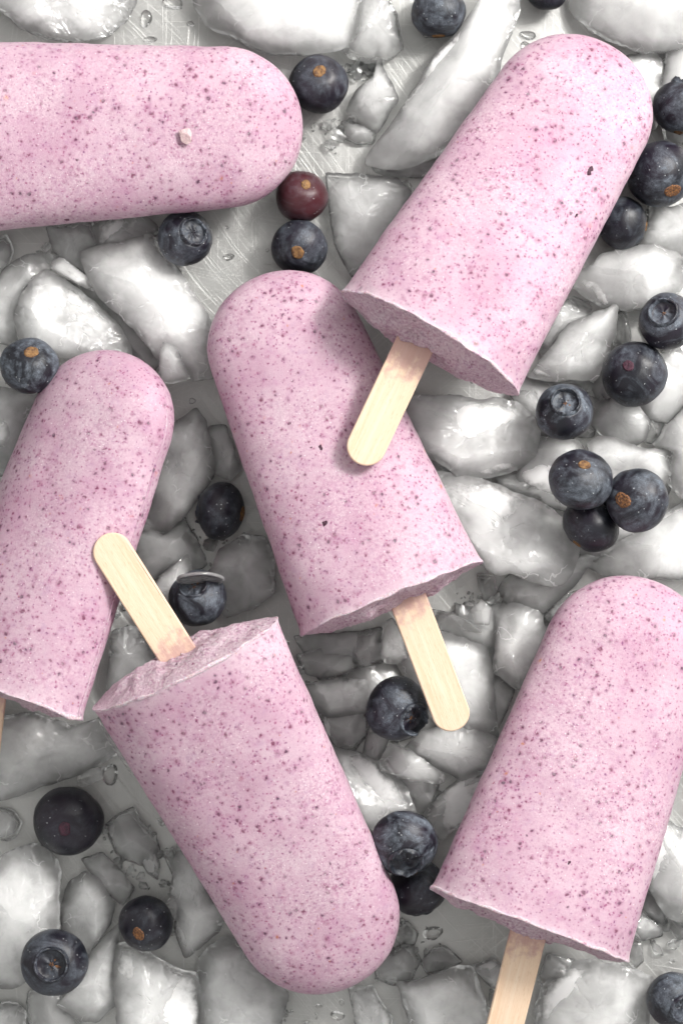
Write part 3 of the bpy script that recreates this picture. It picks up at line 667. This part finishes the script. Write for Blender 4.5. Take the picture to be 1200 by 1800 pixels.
ice('broad smooth white ice block under the cluster of three blueberries', 0, 100, .72, '1034,992 1080,960 1120,935 1160,905 1260,855 1260,1012 1180,1016 1110,1018 1065,1010')
ice('clear wet ice sheet below the plugged blueberry', 0, 52, .6, '1130,640 1180,612 1260,600 1260,690 1222,696 1176,742 1140,738 1118,712')
ice('clear flat chip under the open-crowned blueberry', 0, 60, .5, '893,690 938,686 960,740 1010,765 1000,776 950,768 938,735 905,708')
ice('crushed glassy chip by the purple-dimpled blueberry', 0, 52, .28, '1140,720 1170,745 1152,780 1132,778 1142,745')
ice('white cracked ice block right of the lone popsicle', 6, 108, .68, '1165,1440 1190,1455 1250,1480 1250,1615 1190,1619 1170,1606 1140,1560 1130,1505 1140,1455')
ice('clear leaf-shaped chip at the lone popsicle corner', 4, 46, .22, '1106,1640 1126,1603 1162,1632 1164,1646 1122,1656')
ice('glassy ice bead between the cracked block and the leaf-shaped chip', 0, 48, .2, '1122,1590 1140,1568 1172,1606 1168,1630 1142,1612')
ice('small upright clear chip beneath the leaf-shaped chip', 0, 34, .2, '1104,1660 1126,1656 1130,1690 1116,1702 1102,1690')
ice('small curled clear chip on the dark metal below the cracked block', 0, 30, .2, '1140,1650 1160,1664 1166,1680 1148,1676')
ice('clear spur of ice hanging off the cracked block', 0, 40, .25, '1172,1612 1200,1622 1202,1650 1190,1656 1176,1632')
ice('wide cloudy ice block under the lone popsicle end', 0, 98, .62, '1010,1693 1050,1690 1110,1705 1145,1722 1142,1760 1125,1850 942,1850 944,1775 955,1735 975,1718')
ice('grey clear ice piece beside the shaded wooden stick', 0, 60, .22, '962,1676 1012,1688 1012,1714 975,1722 952,1738 945,1720')
ice('angular white ice wedge left of the shaded wooden stick', 4, 96, .66, '699,1728 725,1727 760,1715 800,1700 828,1704 850,1760 858,1795 840,1850 735,1850 714,1775')
ice('small torn ice chip above the angular wedge by the stick', 0, 50, .4, '828,1696 850,1692 866,1683 886,1702 874,1740 860,1733 842,1715')
ice('thin clear splinter lying along the shaded wooden stick', 0, 26, .35, '860,1738 869,1742 862,1778 856,1768')
ice('clear chipped ice block with a sharp corner near the lowest popsicle tip', 0, 66, .34, '613,1740 655,1735 668,1760 690,1790 688,1850 630,1850 620,1770')
ice('rippled clear ice between the angular wedge and a popsicle tip', 0, 48, .16, '656,1695 700,1663 726,1660 738,1690 722,1725 690,1732 664,1722')
ice('crumbled clear chip on bare metal above the angular wedge', 0, 38, .2, '738,1692 762,1665 782,1663 812,1690 792,1702 750,1712')
ice('wet slush chip under the dark squeezed blueberry', 0, 26, .12, '690,1640 715,1618 735,1640 728,1662 700,1660')
ice('rounded ice lump at the side of the lowest popsicle', 0, 92, .55, '350,1690 370,1665 400,1652 435,1665 458,1690 482,1730 506,1745 496,1775 485,1850 360,1850 352,1790 347,1730')
ice('glassy clear-edged ice block with a white heart below the chip-covered blueberry', 6, 118, .5, '205,1665 225,1662 265,1678 300,1700 345,1715 353,1755 352,1850 215,1850 206,1760 202,1700')
ice('slim glossy ice chunk right of the red-crowned blueberry', 0, 100, .68, '215,1620 208,1650 202,1700 206,1760 170,1798 140,1790 100,1768 120,1745 150,1690 180,1650')
ice('rounded half-clear ice chunk above the red-crowned blueberry', 0, 94, .5, '150,1533 180,1550 202,1590 196,1620 162,1668 145,1695 112,1640 107,1590 124,1550')
ice('tall milky ice chunk left of the red-crowned blueberry', 0, 112, .72, '-40,1530 20,1500 60,1487 90,1500 104,1530 104,1640 60,1690 45,1722 25,1733 -40,1730')
ice('grey ice blade leaning on the lowest popsicle in shade', 0, 108, .55, '313,1478 345,1500 374,1570 400,1612 380,1640 325,1684 308,1640 301,1570 306,1520')
ice('wide grey ice slab in shadow below the seamed popsicle', 0, 96, .6, '-40,1268 60,1254 130,1276 180,1262 214,1320 150,1356 80,1381 20,1402 -40,1412')
ice('small clear round ice bead in shadow beneath the wide grey slab', 0, 44, .25, '-20,1418 22,1424 38,1445 30,1470 15,1479 -20,1470')
ice('clear ragged ice chip in deep shadow beside the lowest popsicle', 0, 60, .16, '184,1452 205,1435 235,1420 246,1440 272,1468 282,1502 250,1522 205,1502')
ice('clear folded ice chip between the black blueberry and the chip-covered one', 0, 64, .22, '143,1512 180,1498 212,1530 236,1560 215,1593 192,1572 162,1536')
ice('small upright clear splinter above the chip-covered blueberry', 0, 60, .2, '245,1512 270,1482 282,1520 278,1548 260,1536')
ice('tiny clear shaving beside the grey ice blade', 0, 50, .2, '288,1504 304,1488 313,1510 302,1538')
ice('small glinting ice chip stuck on the side of a black blueberry', 50, 34, .3, '289,1592 303,1573 313,1590 309,1620 299,1613')
ice('thin pale flake against the wide grey slab in shadow', 18, 30, .4, '136,1366 160,1352 184,1348 180,1368 152,1383 138,1380')
ice('low cloudy ice chunk at the tray corner under the tall milky chunk', 0, 66, .5, '-40,1768 30,1764 46,1782 42,1850 -40,1850')
ice('flat clear ice pane on the metal below the red-crowned blueberry', 0, 30, .15, '50,1745 96,1730 120,1768 140,1795 128,1830 60,1830 48,1790')
ice('white fan-shaped ice chunk above the seamed popsicle tip', 6, 128, .88, '80,476 60,490 40,520 27,560 35,590 55,615 110,628 180,622 230,632 222,596 192,555 150,520 110,490')
ice('biggest white wet ice block with a glossy ridge between two popsicle tips', 8, 138, .9, '147,445 180,435 225,428 268,413 285,440 310,470 335,510 366,555 372,600 374,660 340,665 310,650 275,628 240,580 180,525 158,490 148,460')
ice('clear triangular ice splinter in front of the biggest white block', 60, 66, .35, '280,622 295,582 310,610 335,665 300,674 282,673')
ice('pale ice slab peeking from under the crosswise popsicle', 0, 78, .5, '160,398 200,380 250,376 282,402 272,416 225,430 175,432')
ice('clear grey ice wedge under the crosswise popsicle edge', 0, 66, .25, '82,400 162,388 170,430 150,445 152,482 112,462 94,440')
ice('thick rounded grey ice piece behind the white fan-shaped chunk', 0, 80, .42, '-30,520 10,470 45,450 80,445 104,462 78,478 45,505 25,560 32,602 -30,602')
ice('clear lump of ice under the crosswise popsicle end', 0, 56, .15, '-30,432 12,412 24,440 12,470 -30,495')
ice('small pointed white chip atop the grey piece by the fan-shaped chunk', 44, 50, .55, '94,458 110,452 152,486 166,512 132,497 92,472')
ice('clear cracked ice slab below the frosty grey blueberry', 0, 74, .42, '-30,672 20,684 74,684 68,720 42,775 22,838 -30,828')
ice('small white ice knob at the cracked slab by the seamed popsicle', 30, 54, .6, '-30,736 10,742 17,762 12,784 -30,790')
ice('frosted ice blade pressed to the seamed popsicle side', 4, 122, .66, '343,722 360,740 368,775 376,830 358,862 330,900 290,935 275,942 252,925 262,880 276,840 292,755')
ice('dim grey ice lump between the frosted blade and the middle popsicle', 0, 72, .4, '366,750 398,748 424,826 402,843 376,832 370,790')
ice('clear cracked ice sheet below the frosted blade', 0, 50, .28, '238,938 262,930 292,936 322,908 342,940 364,992 340,1004 300,1000 262,1024 240,985')
ice('pale upright ice shard between wooden stick and ice-capped blueberry', 20, 84, .6, '330,974 336,1010 325,1060 296,1092 270,1060 262,1040 290,1005')
ice('rounded clear ice lump with a shattered white heart', 4, 100, .3, '366,1010 390,965 430,940 465,945 481,975 483,1040 450,1066 398,1084 378,1060')
ice('clear ice slab under the wooden stick beside the seamed popsicle', 0, 78, .38, '188,1212 198,1110 236,1100 262,1130 278,1166 236,1196 205,1228')
ice('thin clear rind of ice along the frosted popsicle end', 120, 22, .3, '171,1260 186,1268 215,1305 246,1352 246,1366 230,1360 196,1310')
ice('clear ice fragment in shade between two popsicle ends', 0, 50, .2, '520,1152 560,1138 625,1143 622,1180 570,1192 540,1186')
ice('clear curled ice fragment under the middle popsicle end', 0, 64, .2, '618,1115 670,1102 680,1160 642,1182 620,1150')
ice('wavy grey ice slab left of the brown-crowned blueberry', 0, 66, .34, '535,1204 600,1190 662,1195 652,1252 575,1262 546,1232')
ice('pitted clear ice slab under the brown-crowned blueberry', 0, 50, .16, '560,1252 640,1228 646,1290 622,1322 590,1318 568,1284')
ice('clear chipped block beside the middle popsicle stick', 20, 74, .3, '674,1096 690,1086 708,1120 716,1155 700,1166 680,1166 669,1155 672,1120')
ice('large glassy ice block beneath the middle popsicle stick', 0, 104, .5, '708,1150 735,1118 765,1108 852,1137 864,1180 868,1250 874,1295 855,1301 820,1280 760,1262 715,1205')
ice('fibrous clear ice chip right of the middle popsicle stick', 0, 62, .2, '758,1072 800,1078 872,1116 862,1132 800,1122 765,1102')
ice('tiny white-hearted ice bead above the fibrous chip', 30, 44, .62, '827,1072 845,1054 863,1070 859,1098 835,1096')
ice('torn clear chip below the thick milky block', 0, 60, .25, '838,1008 870,1012 874,1045 851,1057 842,1036')
ice('wide clear ice slab below the middle popsicle stick', 0, 92, .44, '712,1316 740,1288 800,1268 872,1298 864,1350 812,1371 770,1352')
ice('sharp clear splinter below the brown-crowned blueberry', 22, 66, .36, '664,1345 685,1308 722,1320 775,1358 783,1370 770,1379 715,1370 668,1352')
ice('flat pane of clear ice under the brown-crowned blueberry side', 0, 62, .3, '636,1332 648,1275 684,1296 668,1342 645,1340')
ice('white quarter-round ice chunk behind the grey dusted blueberry', 4, 108, .66, '575,1316 640,1326 690,1358 716,1390 728,1430 712,1442 665,1462 638,1450 600,1370')
ice('frosty clear blade of ice along the lone popsicle', 0, 86, .34, '744,1432 770,1400 830,1350 862,1346 858,1395 818,1445 776,1476 754,1456')
ice('small grey chip between the frosty blade and the wide clear slab', 0, 36, .2, '722,1390 752,1382 776,1392 758,1408 730,1408')
ice('crumbly clear chip by the lone popsicle tip', 0, 40, .2, '956,1082 990,1045 1016,1038 988,1090 970,1102')
ice('thin ice flake frozen under the blueberry by the long shard', 30, 20, .3, '739,50 755,44 790,48 806,50 802,60 770,66 745,66')
ice('pale angular ice chip lying on the crosswise popsicle\'s face', 197, 12, .5, '314,230 332,225 337,233 336,250 328,254 319,248', mat=M_SEED)

def dish():
    V = []; n = 60; R0 = 39.0; ph = np.linspace(0, 2 * np.pi, n, endpoint=False)
    wob = 1 + 0.03 * np.cos(2 * ph + 0.4) + 0.02 * np.cos(5 * ph)
    prof = [(0.02, 0.9), (0.5, 0.9), (0.88, 1.2), (0.94, 2.6), (0.985, 3.0), (1.02, 1.4), (1.02, -1.4), (0.985, -3.0), (0.94, -2.6), (0.88, -1.2), (0.5, -0.9), (0.02, -0.9)]
    for r, z in prof: V.append(np.stack([R0 * r * wob * np.cos(ph), R0 * r * wob * np.sin(ph), np.full(n, z)], 1))
    V = np.concatenate(V)
    o = mk('ice_dish', V * S, [tuple(reversed(q)) for q in grid_faces(n, len(prof))] + [tuple(range(n)), tuple(reversed(range((len(prof) - 1) * n, len(prof) * n)))], M_ICE)
    at = o.data.attributes.new('milk', 'FLOAT', 'POINT'); at.data.foreach_set('value', np.repeat([0.0, 0.0, .1, .7, .9, .9, .9, .9, .7, .1, 0.0, 0.0], n).astype(np.float32))
    o.color = (0.55, 0, 0, 1); o.location = W(352, 1019, 150); o.rotation_euler = (math.radians(72), 0, math.radians(2))
    tag(o, 'thin round ice dish stuck on a blueberry crown', 'ice chip', 'broken ice on the tray')
dish()
# low pieces lying on the metal beneath the others
ice('low cloudy slab beneath the open-crowned blueberry', 0, 40, .55, '880,640 930,665 1010,690 1052,702 1040,765 960,772 905,705')
ice('low cloudy slab beneath the purple-dimpled blueberry', 0, 38, .55, '1082,602 1145,636 1122,718 1052,708 1040,680 1062,640')
ice('low cloudy slab beneath the cluster of three blueberries', 0, 44, .6, '1030,838 1180,848 1150,925 1045,985 1005,965 1000,900')
ice('low pale slab beneath the split frosty piece', 0, 42, .55, '880,862 930,815 1000,800 1042,830 1002,900 955,888')
ice('low pale slab beneath the plugged blueberry', 0, 46, .6, '1168,480 1255,455 1255,602 1182,612 1130,570 1152,540')
ice('low grey slab beneath the fibrous chip', 0, 34, .4, '800,1060 842,1072 878,1060 876,1130 860,1172 850,1140 802,1122')
ice('low grey slab beneath the brown-crowned blueberry', 0, 40, .45, '600,1182 690,1162 712,1202 782,1272 702,1302 652,1272 622,1230')
ice('low grey slab beneath the sharp clear splinter', 0, 36, .45, '690,1302 772,1362 762,1422 732,1432 692,1362')
ice('low frosty slab beneath the frosty square block', 0, 34, .45, '862,1172 905,1212 884,1262 868,1296 856,1240')
ice('low clear slab beneath the big white block and the fan-shaped chunk', 0, 40, .42, '108,492 160,500 240,582 282,632 262,662 228,625 190,556')
ice('low clear slab beneath the clear chipped block by a stick', 0, 36, .35, '520,1118 600,1112 668,1108 660,1180 590,1150 540,1160')

# ------------------------------------------------------------------ meltwater drops and fine ice grit
def drop(px, py, rx, ry, z=0.0, label='small clear water drop on the bare metal'):
    c = W(px, py, z); n, m = 22, 8; vv = []
    for i in range(m):
        a = i / (m - 1) * math.pi / 2
        for k in range(n):
            ph = 2 * math.pi * k / n; j = 1 + 0.10 * math.sin(2 * ph + px) + 0.06 * math.sin(3 * ph + py)
            vv.append((rx * j * math.cos(a) ** 0.8 * math.cos(ph), ry * j * math.cos(a) ** 0.8 * math.sin(ph), min(rx, ry) * 0.62 * math.sin(a) + 0.3))
    f = grid_faces(n, m) + [tuple(reversed(range(n)))]
    o = mk('water_drop', np.array(vv) * S, f, M_WATER); o.location = c
    tag(o, label, 'water drop', 'water drops on the tray')
DROPS = {
    'water drop on bare metal between the two big ice blocks above the crosswise popsicle': ((257, 33, 11, 15), (335, 42, 6, 5), (388, 53, 6, 7), (318, 12, 3, 4)),
    'broad dark water drop on the metal, the largest between the two big ice blocks': ((304, 4, 17, 13),),
    'flat water drop touching the upper side of the crosswise popsicle': ((264, 70, 12, 6),),
    'long water drop at the rounded tip of the stick-crossing popsicle': ((927, 62, 15, 8),),
    'round water drop beside the long one at a popsicle tip': ((922, 82, 9, 9),),
    'tiny water drop on scratched metal between the crosswise and middle popsicles': ((402, 452, 10, 6), (398, 400, 4, 3), (470, 440, 3, 3)),
    'water drop on bare metal below the tip of the lowest popsicle': ((593, 1785, 12, 9), (560, 1768, 5, 4), (600, 1762, 4, 6)),
    'water drop on metal beside the spiked ice wedge': ((612, 120, 6, 9),),
    'small water drop by the curled clear ice chip': ((1180, 1690, 6, 4),),
    'small water drop under the dark squeezed blueberry': ((640, 1650, 7, 6),),
    'wide shallow water drop beside the dark squeezed blueberry on metal': ((760, 1640, 18, 12),),
    'tiny water drop in the shade of the lone popsicle\'s end': ((842, 1600, 6, 4),),
    'ring-like water drop in shadow between wide grey slab and frosted popsicle end': ((194, 1362, 15, 18),),
    'small water drop on metal in the gap below the triangular ice splinter': ((338, 705, 7, 5),),
    'small water drop at the foot of the bright-faceted ice wedge': ((1030, 535, 6, 6),),
    'small water drop on metal between the middle and frosted-end popsicles': ((455, 1110, 7, 6), (500, 1130, 9, 5)),
}
for lab, ds in DROPS.items():
    for d in ds: drop(*d, label=lab)

def grit():
    rng = np.random.RandomState(11); V = []; F = []
    spots = [(660, 1640, 60, 26), (620, 1170, 70, 40), (580, 1290, 40, 40), (1150, 1620, 40, 40), (230, 1480, 60, 40), (850, 1060, 40, 30), (300, 960, 50, 30),
             (1150, 400, 40, 60), (1130, 720, 50, 30), (130, 440, 50, 25), (960, 1090, 30, 30), (720, 1690, 70, 40), (1180, 100, 30, 40), (600, 230, 40, 30), (720, 1400, 40, 30), (250, 1070, 40, 50), (640, 120, 30, 20), (40, 720, 30, 60), (870, 650, 60, 30), (1090, 700, 50, 30), (1000, 600, 40, 40), (1190, 500, 30, 60), (960, 790, 60, 40), (820, 1120, 50, 50), (720, 1330, 60, 50), (640, 1240, 60, 40), (1150, 1580, 30, 50), (450, 1780, 90, 20), (250, 1590, 40, 60), (200, 690, 40, 40), (370, 950, 60, 50)]
    for (cx, cy, sx, sy) in spots:
        for k in range(34):
            px, py = rng.normal(cx, sx * 0.6), rng.normal(cy, sy * 0.6); r = 2.0 + 11.0 * rng.rand() ** 2.5; c = W(px, py, r * 0.5) / S
            n, m = 6, 4; b = len(V); a0 = rng.uniform(0, 6.3); st = rng.uniform(0.9, 2.0); tl = rng.uniform(-0.5, 0.5)
            for i in range(m):
                th = math.pi * i / (m - 1)
                for j in range(n):
                    ph = 2 * math.pi * (j + 0.5 * (i % 2)) / n; rr = r * rng.uniform(0.65, 1.2)
                    x, y = rr * math.sin(th) * math.cos(ph) * st, rr * math.sin(th) * math.sin(ph)
                    V.append((c.x + x * math.cos(a0) - y * math.sin(a0), c.y + x * math.sin(a0) + y * math.cos(a0), c.z + rr * 0.6 * math.cos(th) + r * 0.3 + tl * x * 0.5))
            F += [tuple(reversed(q)) for q in grid_faces(n, m, True, b)]
    o = mk('ice_grit', np.array(V) * S, F, M_ICE, smooth=False); o.color = (0.3, 0, 0, 1)
    tag(o, 'fine clear ice grit sprinkled in the gaps between chunks', 'ice grit', kind='stuff')
grit()
